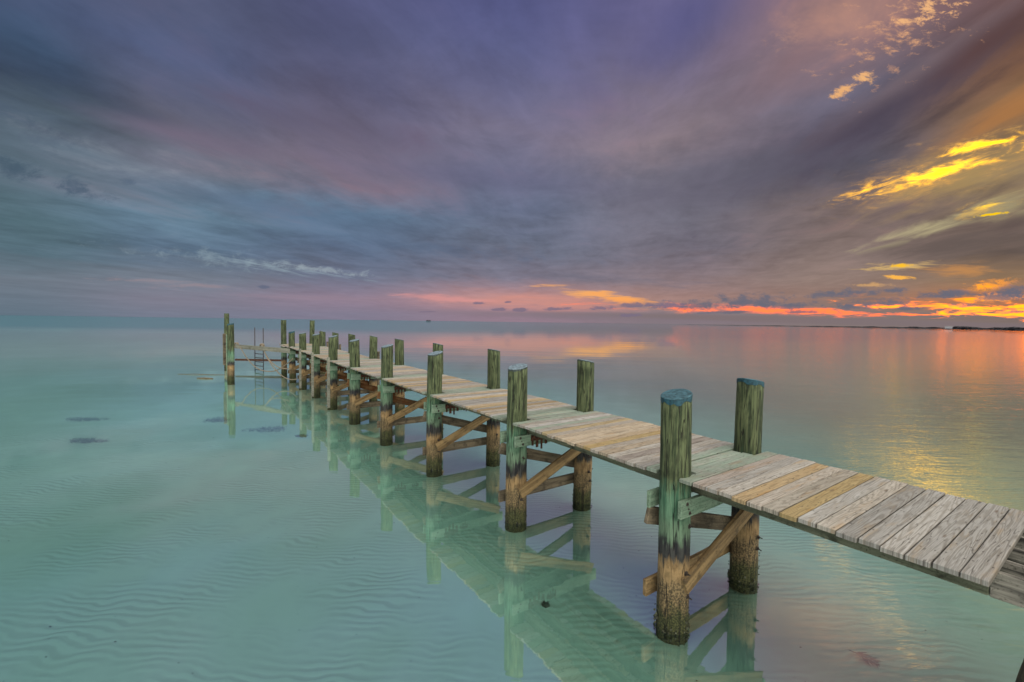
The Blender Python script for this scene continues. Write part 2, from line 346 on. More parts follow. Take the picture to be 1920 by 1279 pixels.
def pile_material():
    m, t, out = newmat('pile_wood'); o = objco(t); x, y, z = t.sep(o); r = t.m('MULTIPLY', rnd(t), 60)
    th = t.m('ARCTAN2', y, x)
    st = t.noise(t.comb(t.m('MULTIPLY', x, 26), t.m('MULTIPLY', y, 26), t.m('ADD', t.m('MULTIPLY', z, 2.2), r)), 1, 5, .6, .3)
    fine = t.noise(t.comb(t.m('MULTIPLY', x, 80), t.m('MULTIPLY', y, 80), t.m('ADD', t.m('MULTIPLY', z, 5), r)), 1, 4, .6)
    mot = t.noise(t.comb(t.m('MULTIPLY', x, 9), t.m('MULTIPLY', y, 9), t.m('ADD', t.m('MULTIPLY', z, 5), r)), 1, 5, .65)
    spk = t.noise(t.vadd(o, t.comb(r, r, r)), 55, 3, .6)
    zw = t.m('ADD', z, t.m('ADD', t.m('MULTIPLY', t.m('SUBTRACT', mot, .5), .34), t.m('MULTIPLY', t.m('SUBTRACT', st, .5), .35)))
    up = t.mix(t.rng(st, .38, .62), (.042, .066, .03), (.155, .20, .095))
    up = t.mix(t.m('MULTIPLY', t.rng(fine, .52, .68), .6), up, (.035, .04, .022))
    mint = t.mix(t.rng(st, .35, .65), (.06, .17, .10), (.19, .37, .235))
    c = t.mix(t.rng(zw, 1.72, 1.42), up, mint)
    c = t.mix(t.m('MULTIPLY', t.rng(zw, 1.35, 1.1), .5), c, (.22, .30, .20))
    c = t.mix(t.rng(zw, 1.08, .94), c, t.mix(t.rng(st, .4, .6), (.018, .02, .024), (.07, .075, .07)))
    c = t.mix(t.rng(zw, .86, .72), c, t.mix(t.rng(mot, .35, .6), (.19, .125, .055), (.50, .35, .165)))
    low = t.mix(t.rng(spk, .42, .6), (.06, .058, .036), (.36, .275, .14))
    c = t.mix(t.m('MULTIPLY', t.rng(zw, .66, .5), .8), c, low)
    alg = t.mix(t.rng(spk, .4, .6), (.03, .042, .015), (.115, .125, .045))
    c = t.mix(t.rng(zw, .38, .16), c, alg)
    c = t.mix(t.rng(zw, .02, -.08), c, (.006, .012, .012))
    cr = t.noise(t.comb(t.m('MULTIPLY', x, 17), t.m('MULTIPLY', y, 17), t.m('ADD', t.m('MULTIPLY', z, .8), r)), 1, 2, .5)
    crk = t.rng(t.m('ABSOLUTE', t.m('SUBTRACT', cr, .5)), .016, .004)
    c = t.mix(t.m('MULTIPLY', crk, .8), c, (.015, .014, .01))
    b = t.m('ADD', t.m('MULTIPLY', crk, -1.6), t.m('ADD', t.m('MULTIPLY', st, .8), t.m('ADD', t.m('MULTIPLY', fine, .5), t.m('MULTIPLY', spk, t.rng(z, .9, .4)))))
    c = t.mix(t.m('MULTIPLY', t.rng(mot, .50, .68), .6), c, t.mix(1, c, (.30, .32, .30), 'MULTIPLY'))
    c = t.mix(1, c, (.64, .61, .57), 'MULTIPLY')
    principled(t, out, c, .85, b, .9, .016)
pile_material()

def timber_material(name, hi_c, lo_c, stain, rough=.85, rustk=0):
    m, t, out = newmat(name); o = objco(t); x, y, z = t.sep(o); r = t.m('MULTIPLY', rnd(t), 60)
    g = t.noise(t.comb(t.m('ADD', t.m('MULTIPLY', x, 1.2), r), t.m('MULTIPLY', y, 22), t.m('MULTIPLY', z, 22)), 1, 4, .6, .4)
    f = t.noise(t.comb(t.m('ADD', t.m('MULTIPLY', x, 5), r), t.m('MULTIPLY', y, 120), t.m('MULTIPLY', z, 120)), 1, 4, .6)
    b = t.noise(t.vadd(o, t.comb(r, r, r)), 5, 6, .7)
    sp = t.noise(t.vadd(o, t.comb(r, r, r)), 60, 3, .6)
    c = t.mix(t.rng(g, .35, .65), lo_c, hi_c)
    c = t.mix(t.m('MULTIPLY', t.rng(f, .5, .7), .45), c, t.mix(1, c, (.4, .4, .4), 'MULTIPLY'))
    c = t.mix(t.m('MULTIPLY', t.rng(b, .5, .68), .85), c, stain)
    c = t.mix(t.m('MULTIPLY', t.rng(sp, .56, .68), .6), c, (.03, .028, .02))
    if rustk: c = t.mix(t.m('MULTIPLY', t.rng(b, .42, .6), rustk), c, (.16, .055, .012))
    c = t.mix(1, c, (.78, .75, .66), 'MULTIPLY')
    principled(t, out, c, rough, t.m('ADD', g, t.m('ADD', f, t.m('MULTIPLY', sp, .5))), .55, .008)
timber_material('timber_mint', (.26, .38, .29), (.15, .25, .18), (.10, .15, .11))
timber_material('timber_tan', (.36, .255, .125), (.17, .115, .055), (.06, .045, .028))
timber_material('timber_dark', (.22, .185, .13), (.10, .085, .06), (.035, .032, .026))
timber_material('timber_rusty', (.24, .15, .07), (.10, .06, .03), (.03, .022, .015), rustk=.8)
timber_material('stringer_wood', (.19, .21, .155), (.10, .115, .08), (.045, .05, .035))
timber_material('timber_weathered', (.34, .33, .30), (.045, .045, .042), (.03, .03, .028))
timber_material('timber_grey', (.30, .31, .27), (.19, .20, .17), (.10, .11, .08))

def simple(name, color, rough=.6, metal=0, nscale=8, var=.35, bstr=.3):
    m, t, out = newmat(name); o = objco(t)
    n = t.noise(o, nscale, 5, .65)
    c = t.mix(t.rng(n, .35, .65), tuple(v * (1 - var) for v in color), tuple(min(1, v * (1 + var)) for v in color))
    principled(t, out, c, rough, n, bstr, .01, metal)
simple('teal_paint', (.012, .05, .065), .55, 0, 30, .4)
simple('teal_top', (.035, .085, .10), .75, 0, 22, .45)
simple('grey_top', (.125, .17, .19), .8, 0, 22, .5)
simple('dark_rim', (.045, .06, .055), .8, 0, 30, .5)
simple('rust', (.055, .022, .010), .85, .1, 30, .7, .8)
simple('bolt_metal', (.05, .04, .032), .7, .3, 40, .5)
simple('ladder_metal', (.035, .028, .026), .6, .2, 20, .4)
simple('rope_fibre', (.20, .165, .11), .9, 0, 60, .35)
simple('seaweed', (.34, .34, .35), .9, 0, 9, .4)
simple('barnacle', (.06, .065, .038), .9, 0, 40, .6, .8)
simple('driftwood', (.11, .085, .05), .9, 0, 12, .4)
simple('stone_shell', (.15, .13, .105), .9, 0, 26, .6, 1)
simple('frond', (.13, .24, .21), .9, 0, 16, .4)
simple('far_land', (.045, .042, .045), .95, 0, .01, .3)
simple('far_tree', (.034, .032, .034), .95, 0, .05, .4)
simple('white_wall', (.30, .30, .31), .8, 0, .5, .05)
simple('roof_grey', (.16, .15, .15), .8, 0, .5, .1)
simple('hull_dark', (.04, .04, .05), .7, 0, .1, .2)

# sand bed: rippled pale sand
m, t, out = newmat('sand'); o = objco(t); x, y, z = t.sep(o)
warp = t.noise(o, .55, 3, .5)
warp2 = t.noise(o, 2.2, 2, .5)
ph = t.m('ADD', t.m('MULTIPLY', y, 56), t.m('ADD', t.m('MULTIPLY', warp, 34), t.m('MULTIPLY', warp2, 10)))
ph = t.m('ADD', ph, t.m('MULTIPLY', x, 3.0))
sn = t.m('SINE', ph)
amp = t.m('MULTIPLY', t.rng(t.noise(t.vadd(o, (31, 7, 0)), .8, 4, .6), .34, .66, .05, 1), t.rng(t.noise(t.vadd(o, (5, 77, 0)), .22, 2, .5), .3, .6, .75, 1))
rip = t.m('MULTIPLY', t.m('SUBTRACT', 1, t.m('ABSOLUTE', T.m and sn)), amp)
rip = t.m('MULTIPLY', t.m('ADD', t.m('MULTIPLY', sn, .5), .5), amp)
fine = t.noise(o, 60, 3, .6)
big = t.noise(t.vadd(o, (3, 50, 0)), .10, 3, .5)
sc1 = t.mix(t.rng(big, .3, .7), (.65, .70, .60), (.75, .79, .68))
sc1 = t.mix(t.m('MULTIPLY', t.rng(rip, .6, .05), t.m('MULTIPLY', amp, .56)), sc1, (.42, .41, .335))      # troughs darkened: settled grains, plus ripple shading put into the colour
spk = t.noise(t.vadd(o, (9, 9, 0)), 16, 2, .5)
sc1 = t.mix(t.m('MULTIPLY', t.rng(spk, .74, .80), .7), sc1, (.12, .11, .09))
rt_ = t.m('ADD', t.m('MULTIPLY', x, .8183), t.m('MULTIPLY', y, .5748))            # bed tinted darker and redder beyond the pier, imitating the grey sky reflection
sc1 = t.mix(t.rng(t.m('MULTIPLY_ADD', big, 4, rt_), 12.0, 24.0), sc1, t.mix(1, sc1, (.82, .60, .58), 'MULTIPLY'))
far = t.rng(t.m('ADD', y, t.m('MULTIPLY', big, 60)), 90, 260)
sc1 = t.mix(far, sc1, (.15, .20, .26))                                             # depth tint of the water put into the bed colour farther out
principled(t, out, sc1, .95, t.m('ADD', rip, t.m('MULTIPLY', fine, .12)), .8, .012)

# water: clear, slightly turquoise, nearly still
m, t, out = newmat('water'); o = objco(t); x, y, z = t.sep(o)
w1 = t.noise(t.comb(t.m('MULTIPLY', x, .55), t.m('MULTIPLY', y, 2.1), 0), 1.0, 3, .55, .4)
w2 = t.noise(t.comb(t.m('MULTIPLY', x, 2.6), t.m('MULTIPLY', y, 9.0), 4), 1.0, 3, .55, .3)
w3 = t.noise(t.comb(t.m('MULTIPLY', x, .05), t.m('MULTIPLY', y, .22), 8), 1.0, 3, .5)
gust = t.rng(t.noise(t.comb(t.m('MULTIPLY', x, .12), t.m('MULTIPLY', y, .12), 2), 1.0, 2, .5), .35, .65)
side = t.rng(t.m('SUBTRACT', x, t.m('MULTIPLY', y, .35)), .5, 4.5, .07, 1)
h = t.m('ADD', t.m('MULTIPLY', w1, t.m('MULTIPLY', side, .016)), t.m('MULTIPLY', w2, t.m('MULTIPLY', side, .005)))
h = t.m('ADD', h, t.m('MULTIPLY', w3, .03))
bp = t.n.new('ShaderNodeBump'); bp.inputs['Strength'].default_value = 1.0; bp.inputs['Distance'].default_value = 1.0
t.l.new(h, bp.inputs['Height'])
fr = t.n.new('ShaderNodeFresnel'); fr.inputs['IOR'].default_value = 1.4; t.l.new(bp.outputs[0], fr.inputs['Normal'])
ruff = t.m('MULTIPLY', t.rng(t.m('MULTIPLY_ADD', w3, 60, y), 110, 190), t.rng(t.m('DIVIDE', x, t.m('MAXIMUM', y, 1)), .40, -.15))
fac = t.m('MULTIPLY', t.m('MULTIPLY_ADD', fr.outputs[0], .44, .50), t.m('MULTIPLY_ADD', ruff, -.45, 1))
gl = t.n.new('ShaderNodeBsdfGlossy'); gl.inputs['Color'].default_value = (.95, 1, 1, 1); gl.inputs['Roughness'].default_value = .02
t.l.new(bp.outputs[0], gl.inputs['Normal'])
tr = t.n.new('ShaderNodeBsdfTransparent'); tr.inputs['Color'].default_value = (.70, .99, .94, 1)
mx = t.n.new('ShaderNodeMixShader'); t.l.new(fac, mx.inputs[0]); t.l.new(tr.outputs[0], mx.inputs[1]); t.l.new(gl.outputs[0], mx.inputs[2])
t.l.new(mx.outputs[0], out.inputs[0])

# ------------------------------------------------------------------ mesh helpers
def link(name, me, parent=None, mat=None):
    o = bpy.data.objects.new(name, me); C.objects.link(o)
    if parent is not None: o.parent = parent
    if mat: me.materials.append(MATS[mat])
    return o
def tag(o, label=None, cat=None, group=None, kind=None):
    for k, v in (('label', label), ('category', cat), ('group', group), ('kind', kind)):
        if v: o[k] = v
    return o
def from_bm(name, bm, smooth=False):
    me = bpy.data.meshes.new(name); bm.to_mesh(me); bm.free()
    if smooth:
        for p in me.polygons: p.use_smooth = True
    return me
def box_bm(bm, sx, sy, sz, c=(0, 0, 0), bev=0, mi=0):
    r = bmesh.ops.create_cube(bm, size=1)
    for v in r['verts']: v.co = Vector((v.co.x * sx + c[0], v.co.y * sy + c[1], v.co.z * sz + c[2]))
    if bev:
        es = list({e for v in r['verts'] for e in v.link_edges})
        bmesh.ops.bevel(bm, geom=es, offset=bev, segments=1, affect='EDGES')
def tube_bm(bm, pts, rad, seg=8):
    pts = [Vector(p) for p in pts]; rings = []
    up = Vector((0, 0, 1))
    for i, p in enumerate(pts):
        d = (pts[min(i + 1, len(pts) - 1)] - pts[max(i - 1, 0)]).normalized()
        a = d.cross(up)
        if a.length < 1e-3: a = d.cross(Vector((1, 0, 0)))
        a.normalize(); b = a.cross(d)
        rr = rad[i] if hasattr(rad, '__len__') else rad
        rings.append([bm.verts.new(p + a * math.cos(k * 2 * math.pi / seg) * rr + b * math.sin(k * 2 * math.pi / seg) * rr) for k in range(seg)])
    for i in range(len(rings) - 1):
        for k in range(seg):
            bm.faces.new((rings[i][k], rings[i][(k + 1) % seg], rings[i + 1][(k + 1) % seg], rings[i + 1][k]))
    bm.faces.new(rings[0][::-1]); bm.faces.new(rings[-1])
rng = random.Random(11)
_ib = bmesh.new(); bmesh.ops.create_icosphere(_ib, subdivisions=1, radius=1)
ICO_V = [v.co.copy() for v in _ib.verts]; ICO_F = [[v.index for v in f.verts] for f in _ib.faces]; _ib.free()
class Lumps:
    def __init__(s): s.v = []; s.f = []
    def add(s, fn):
        b = len(s.v); s.v += [fn(c) for c in ICO_V]; s.f += [[b + i for i in f] for f in ICO_F]
    def mesh(s, name):
        me = bpy.data.meshes.new(name); me.from_pydata(s.v, [], s.f); me.update(); return me

# ------------------------------------------------------------------ setting: sea bed, water, coast
def graded(lim, n, p):
    return [math.copysign(abs(i / n) ** p, i) * lim for i in range(-n, n + 1)]
def bed_z(x, y):
    d = max(0, y - 3)
    return -.10 - .34 * (1 - math.exp(-d / 40)) - 1.3 * min(1, max(0, (d - 30) / 120)) - 2.2 * min(1, max(0, (d - 120) / 600))
def sheet(name, zf, n=70, lim=30000, p=4.5):
    g = graded(lim, n, p); N = len(g); vs = []
    for j in g:
        for i in g: vs.append((i, j, zf(i, j)))
    fs = [(a * N + b, a * N + b + 1, (a + 1) * N + b + 1, (a + 1) * N + b) for a in range(N - 1) for b in range(N - 1)]
    me = bpy.data.meshes.new(name); me.from_pydata(vs, [], fs); me.update()
    for q in me.polygons: q.use_smooth = True
    return me
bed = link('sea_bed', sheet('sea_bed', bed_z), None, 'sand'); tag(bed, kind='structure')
me = bpy.data.meshes.new('water'); L = 30000
me.from_pydata([(-L, -L, 0), (L, -L, 0), (L, L, 0), (-L, L, 0)], [], [(0, 1, 2, 3)])
water = link('water', me, None, 'water'); tag(water, kind='structure')

# far shore on the right
def on_water(px, dist):
    d = ray(px, 700); k = dist / math.hypot(d.x, d.y); return Vector((d.x * k, d.y * k, 0))
bm = bmesh.new(); prev = None; shore = []
NS = 90
for i in range(NS + 1):
    f = i / NS; px = 1285 + f * 760
    dist = 3600 - 2700 * min(1, f * 1.05) ** .8
    p = on_water(px, dist); out_d = Vector((p.x, p.y, 0)).normalized(); hgt = .8 + 1.6 * f + .8 * math.sin(i * 1.3) * f
    ring = [bm.verts.new(p - Vector((0, 0, 1))), bm.verts.new(p + out_d * 6 + Vector((0, 0, hgt * .6))), bm.verts.new(p + out_d * 40 + Vector((0, 0, hgt))), bm.verts.new(p + out_d * 400 + Vector((0, 0, hgt))), bm.verts.new(p + out_d * 410 - Vector((0, 0, 1)))]
    if prev:
        for k in range(4): bm.faces.new((prev[k], ring[k], ring[k + 1], prev[k + 1]))
    prev = ring; shore.append((p, out_d, hgt, f))
tag(link('coast', from_bm('coast', bm), None, 'far_land'), kind='structure')
lp = Lumps()
for i in range(1500):
    f = rng.random() ** .75; j = min(int(f * NS), NS - 1); p, od, hg, ff = shore[j]; q, _, _, _ = shore[j + 1]
    c = p.lerp(q, f * NS - j) + od * (12 + rng.random() * 60)
    tall = 1.0 + 2.9 * ff
    bump = 0.5 + .5 * math.sin(f * 37) * math.sin(f * 91 + 1)
    if .66 < f < .70: bump = 1.3
    if f > .83: bump = .8 + .6 * math.sin(f * 150)
    hh = tall * (.45 + .9 * max(0, bump) * rng.uniform(.6, 1.1))
    rx = hh * rng.uniform(.7, 1.5)
    def put(q):
        k = rng.uniform(.75, 1.25); return (c.x + q.x * rx * k, c.y + q.y * rx * k, hg + hh * .45 + q.z * hh * .6 * k)
    lp.add(put)
tag(link('treeline', lp.mesh('treeline'), None, 'far_tree'), 'dark low wood along the far shore under the sunset', 'trees', kind='stuff')
# white house on the far shore
def far_box(name, size, loc, parent, mat, rz):
    bm = bmesh.new(); box_bm(bm, *size); o = link(name, from_bm(name, bm), parent, mat); o.location = loc; return o
hp = on_water(1774, 1250); hd = Vector((hp.x, hp.y, 0)).normalized()
house = bpy.data.objects.new('beach_house', None); C.objects.link(house); house.location = hp + hd * 8 + Vector((0, 0, 1.6)); house.rotation_euler.z = math.atan2(-hd.x, hd.y)
tag(house, 'tiny white house among the dark trees of the far shore', 'house')
far_box('wall', (11, 6, 3.2), (0, 0, 1.6), house, 'white_wall', 0)
bm = bmesh.new()
vv = [bm.verts.new(q) for q in ((-6, -3.5, 3.21), (6, -3.5, 3.21), (6, 3.5, 3.21), (-6, 3.5, 3.21), (-6, 0, 5), (6, 0, 5))]
for fct in ((0, 1, 5, 4), (2, 3, 4, 5), (1, 2, 5), (3, 0, 4), (3, 2, 1, 0)): bm.faces.new([vv[i] for i in fct])
link('roof', from_bm('roof', bm), house, 'roof_grey')
# barge on the horizon
bp_ = on_water(803, 2600); bd = Vector((bp_.x, bp_.y, 0)).normalized()
boat = bpy.data.objects.new('barge', None); C.objects.link(boat); boat.location = bp_; boat.rotation_euler.z = math.atan2(-bd.x, bd.y)
tag(boat, 'small dark barge far out on the empty horizon', 'boat')
bm = bmesh.new()
prof = [(-13, 0), (-14.5, 5.5), (14.5, 6.0), (12, 0)]
a = [bm.verts.new((q[0], -4, q[1])) for q in prof]; b = [bm.verts.new((q[0], 4, q[1])) for q in prof]
bm.faces.new(a[::-1]); bm.faces.new(b)
for i in range(4): bm.faces.new((a[i], a[(i + 1) % 4], b[(i + 1) % 4], b[i]))
link('hull', from_bm('hull', bm), boat, 'hull_dark')
far_box('cabin', (7, 4, 2.4), (-6, 0, 6.9), boat, 'hull_dark', 0); far_box('cargo', (10, 5, 1.4), (5, 0, 6.6), boat, 'hull_dark', 0)

# ------------------------------------------------------------------ the pier
ANG = -0.61234
D = Vector((math.sin(ANG), math.cos(ANG), 0)); N = Vector((math.cos(ANG), -math.sin(ANG), 0))
ORG = Vector((1.80, 4.83, 0))
PITCHS = 3.03
WID = 1.56
def P(s, t, z): return ORG + D * s + N * t + Vector((0, 0, z))
def deck_z(s): return 1.69 + .0032 * max(s, 0)
pier = bpy.data.objects.new('wooden_pier', None); C.objects.link(pier); pier.location = ORG; pier.rotation_euler.z = -ANG
tag(pier, 'long weathered plank pier on green pilings running out over clear shallow water', 'pier')
bpy.context.view_layer.update()
PINV = pier.matrix_basis.inverted()          # pier frame: x = t (across), y = s (along), z up

def pier_obj(name, me, mat, loc, rot=(0, 0, 0)):
    o = link(name, me, pier, mat if not me.materials else None); o.location = loc; o.rotation_euler = rot; return o

def pile_mesh(r0, r1, z0, ztop, tilt, tdir, seed):
    rg = random.Random(seed); bm = bmesh.new(); seg = 28
    ph = [rg.uniform(0, 6.28) for _ in range(6)]
    n = 26; rings = []
    for i in range(n + 1):
        f = i / n; z = z0 + (ztop - z0) * f; ring = []
        for k in range(seg):
            a = k * 2 * math.pi / seg
            r = (r0 + (r1 - r0) * f) * (1 + .03 * math.sin(2 * a + ph[0] + z * .4) + .012 * math.sin(3 * a + ph[1] + z * .7) + .008 * math.sin(7 * a + ph[2] + z * 1.1) + rg.uniform(-.008, .008))
            x, y = r * math.cos(a) + .010 * math.sin(z * 1.3 + ph[3]), r * math.sin(a) + .010 * math.sin(z * 1.1 + ph[4])
            zz = z
            if i == n: zz = ztop + math.tan(tilt) * (x * tdir[0] + y * tdir[1]) * -1
            elif f > .8: zz = min(z, ztop - .16)  + (f - .8) * .0
            ring.append(bm.verts.new((x, y, zz)))
        rings.append(ring)
    # respread the ring heights under the slanted cut
    for i in range(n):
        for k in range(seg):
            f = i / n; zt = rings[n][k].co.z; rings[i][k].co.z = z0 + (zt - z0) * f
    for i in range(n):
        for k in range(seg): bm.faces.new((rings[i][k], rings[i][(k + 1) % seg], rings[i + 1][(k + 1) % seg], rings[i + 1][k]))
    top = [v.co.copy() for v in rings[n]]
    bm.faces.new(rings[n])
    me = from_bm('piling', bm, True); me.polygons[-1].use_smooth = False
    return me, top
def cap_mesh(top, tilt, drop, jag, thick, seed):
    """painted top: a skin over the cut with a ragged rim running down the side"""
    rg = random.Random(seed); bm = bmesh.new(); seg = len(top)
    c = sum(top, Vector()) / seg
    a = []; b = []; e = []
    for v in top:
        d = Vector((v.x - c.x, v.y - c.y, 0)).normalized()
        a.append(bm.verts.new(v + Vector((0, 0, .006)) - d * .006)); e.append(bm.verts.new(v + d * thick + Vector((0, 0, -.002))))
        b.append(bm.verts.new(v + d * thick + Vector((0, 0, -drop * rg.uniform(1 - jag, 1 + jag)))))
    f0 = bm.faces.new(a); f0.material_index = 0
    for k in range(seg):
        f = bm.faces.new((e[k], e[(k + 1) % seg], a[(k + 1) % seg], a[k])); f.material_index = 0
        f = bm.faces.new((b[k], b[(k + 1) % seg], e[(k + 1) % seg], e[k])); f.material_index = 1
    return from_bm('painted_top', bm)
_bolt = None
def bolt_mesh():
    global _bolt
    if _bolt is None:
        bm = bmesh.new()
        for r, l, z in ((.028, .006, .003), (.016, .014, .012), (.007, .036, .034)):
            q = bmesh.ops.create_cone(bm, cap_ends=True, segments=8, radius1=r, radius2=r, depth=l)
            for v in q['verts']: v.co.z += z
        _bolt = from_bm('bolt', bm); _bolt.materials.append(MATS['bolt_metal'])
    return _bolt
def add_bolt(parent, loc, direction):
    o = bpy.data.objects.new('bolt', bolt_mesh()); C.objects.link(o); o.parent = parent; o.location = loc
    o.rotation_euler = Vector(direction).to_track_quat('Z', 'Y').to_euler(); return o

PILE_R = .165
def add_pile(t, s, ztop, tdir, style, seed, r=PILE_R, bolts=False, tilt=13, lean=(0, 0), crust=0):
    me, top = pile_mesh(r * 1.09, r * .95, -1.2, ztop, R(tilt), tdir, seed)
    o = pier_obj('piling', me, 'pile_wood', (t, s, 0), (lean[0], lean[1], 0))
    if style == 'teal': cm = cap_mesh(top, tilt, .055, .35, .004, seed); mm = ('teal_top', 'teal_paint')
    else: cm = cap_mesh(top, tilt, .028 if seed % 10 < 3 else .018, .3, .003, seed); mm = ('grey_top', 'dark_rim')
    for q in mm: cm.materials.append(MATS[q])
    link('painted_top', cm, o)
    if crust:
        rg = random.Random(seed + 9); lq = Lumps()
        for k in range(crust):
            a = rg.uniform(0, 6.283); zz = -.1 + rg.random() ** 1.8 * .5; rr = r * 1.085; e = rg.uniform(.004, .013) * (1.3 if zz < .15 else .7)
            lq.add(lambda q: (math.cos(a) * rr + q.x * e * rg.uniform(.7, 1.3), math.sin(a) * rr + q.y * e * rg.uniform(.7, 1.3), zz + q.z * e * rg.uniform(.6, 1.4)))
        tag(link('barnacle_crust', lq.mesh('barnacle_crust'), o, 'barnacle'), kind='stuff')
    if bolts:
        rg = random.Random(seed + 5)
        for zz in (.42, .62, .92, 1.12):
            for a in (rg.uniform(-.25, .25) + math.pi * -.5, rg.uniform(-.3, .3)):
                if rg.random() < .8: add_bolt(o, (math.cos(a) * r * 1.02, math.sin(a) * r * 1.02, zz + rg.uniform(-.06, .06)), (math.cos(a), math.sin(a), rg.uniform(-.2, .2)))
    return o
LTOP = [2.55, 2.57, 2.59, 2.59, 2.62, 2.65, 2.63, 2.60, 2.60, 3.24]
RTOP = [2.585, 2.60, 2.615, 2.61, 2.62, 2.63, 2.62, 2.61, 2.61, 3.23]
LT = [-.03, .04, .05, .04, .03, .02, .05, .04, .03, 0]
LS = [-.03, 3.02, 6.17, 9.22, 12.28, 15.25, 18.4, 21.4, 24.3, 27.1]
RT = [1.54, 1.57, 1.56, 1.58, 1.60, 1.62, 1.62, 1.61, 1.60, 1.60]
RS = [0, 3.02, 6.08, 9.2, 12.3, 15.3, 18.4, 21.4, 24.3, 27.2]
BS = [(a + b) / 2 for a, b in zip(LS, RS)]
for i in range(10):
    tall = i == 9
    add_pile(LT[i], LS[i], LTOP[i], (-1, -.15) if not tall else (0, 0), 'teal' if i in (0, 8) else 'grey', 10 * i + 1, bolts=i < 4, crust=(130, 100, 80, 60, 40)[i] if i < 5 else 0, r=PILE_R if not tall else .15, lean=(rng.uniform(-.009, .009), rng.uniform(-.009, .009)))
    add_pile(RT[i], RS[i], RTOP[i], (1, .1) if not tall else (0, 0), 'teal' if i == 0 else 'grey', 10 * i + 4, bolts=i < 4, crust=(120, 90, 70)[i] if i < 3 else 0, r=PILE_R * .98 if not tall else .15, lean=(rng.uniform(-.009, .009), rng.uniform(-.009, .009)))
# the bent that carries the landward end (behind the frame edge)
add_pile(-.03, -3.35, 2.55, (-1, 0), 'grey', 201); add_pile(1.54, -3.35, 2.58, (1, 0), 'grey', 204)

# beams: x axis runs along the timber
def beam_mesh(l, h, th, bev=.006, seed=0):
    rg = random.Random(seed); bm = bmesh.new()
    box_bm(bm, l, th, h, bev=bev)
    bmesh.ops.subdivide_edges(bm, edges=[e for e in bm.edges if abs(e.verts[0].co.x - e.verts[1].co.x) > l * .5], cuts=5)
    for v in bm.verts: v.co += Vector((0, rg.uniform(-.003, .003), rg.uniform(-.004, .004)))
    return from_bm('beam', bm)
def beam(name, p, q, h, th, mat, seed=0, parent_bolts=()):
    """timber between two points of the pier frame (t, s, z), its height kept upright"""
    p, q = Vector(p), Vector(q); d = q - p; L_ = d.length
    me = beam_mesh(L_, h, th, seed=seed)
    o = link(name, me, pier, mat)
    x = d.normalized(); zax = Vector((0, 0, 1)); y = zax.cross(x).normalized(); z = x.cross(y)
    mt = Matrix((x, y, z)).transposed().to_4x4(); mt.translation = (p + q) / 2
    o.matrix_local = mt
    return o
DZ = .038                                             # plank thickness
SH = .185                                             # stringer / cap depth
_br = None
def bracket_mesh():
    bm = bmesh.new(); rg = random.Random(4)
    box_bm(bm, .34, .012, .10, (0, 0, 0), .003)
    for k, xx in enumerate((-.14, -.05, .04, .13)):
        box_bm(bm, .035 + .015 * (k % 2), .014, .17 + .05 * (k % 3), (xx, -.008, -.04 - .012 * (k % 3)), .003)
    box_bm(bm, .10, .05, .05, (-.09, -.02, .02), .008); box_bm(bm, .08, .06, .06, (.08, -.02, -.01), .01)
    me = from_bm('rusty_bracket', bm); me.materials.append(MATS['rust']); return me
BR = bracket_mesh()
allb = [(-1, -3.35)] + list(enumerate(BS))
for i, s in allb:
    dz = deck_z(s); zc = dz - DZ - SH - SH / 2 - .002; g = PILE_R + .025
    lt, rt = (LT[i], RT[i]) if i >= 0 else (-.03, 1.54)
    c1 = beam('cap_beam', (lt - .175, s - g, zc), (rt + .19, s - g, zc), SH, .045, 'timber_mint', 300 + i)
    c2 = beam('cap_beam', (lt - .19, s + g, zc), (rt + .19, s + g, zc), SH, .045, 'timber_mint', 330 + i)
    if i in (0, 1, 2):
        L_ = rt - lt + .365
        for (bx, bz) in ((-L_ / 2 + .10, .055), (-L_ / 2 + .125, 0), (-L_ / 2 + .15, -.05)):
            add_bolt(c1, (bx, -.023, bz), (0, -1, 0)).scale = (.8, .8, .35) if bz else (.4, .4, .3)
    low = .38 if i < 8 else .36
    if i == 9: continue
    rb = i >= 1 and i != 2
    beam('cross_brace', (lt - .05, s - g - .002, .53), (rt + .10, s - g - .002, 1.24), .185, .045, 'timber_tan', 360 + i)
    beam('cross_brace', (lt - .20, s + g + .002, 1.20), (rt + .12, s + g + .002, .62), .185, .045, 'timber_rusty' if i in (3, 4, 5, 6) else 'timber_dark', 390 + i)
    beam('lower_rail', (lt - .21, s + g + .004, low), (rt + .1, s + g + .004, low), .185, .045, 'timber_tan' if i < 1 else 'timber_dark', 420 + i)
    if i >= 1:
        for k, tt in enumerate((.30, .62) if i < 3 else (.30, .75)):
            b_ = pier_obj('rusty_bracket', BR, None, (lt + tt, s - g - .036, zc + (.03 if k == 0 else .0)), (0, 0, rng.uniform(-.05, .05)))
            b_.scale = (1, 1, 1) if k == 0 else (.6, 1, .6)
            if k: b_.location.y = s - g + .06 - .1

# old brace leaning under the landward end
q0, q1 = PINV @ at(1931, 1335, .4), PINV @ at(1986, 1180, 1.2)
o = beam('cross_brace', q0, q1, .16, .16, 'timber_dark', 811)
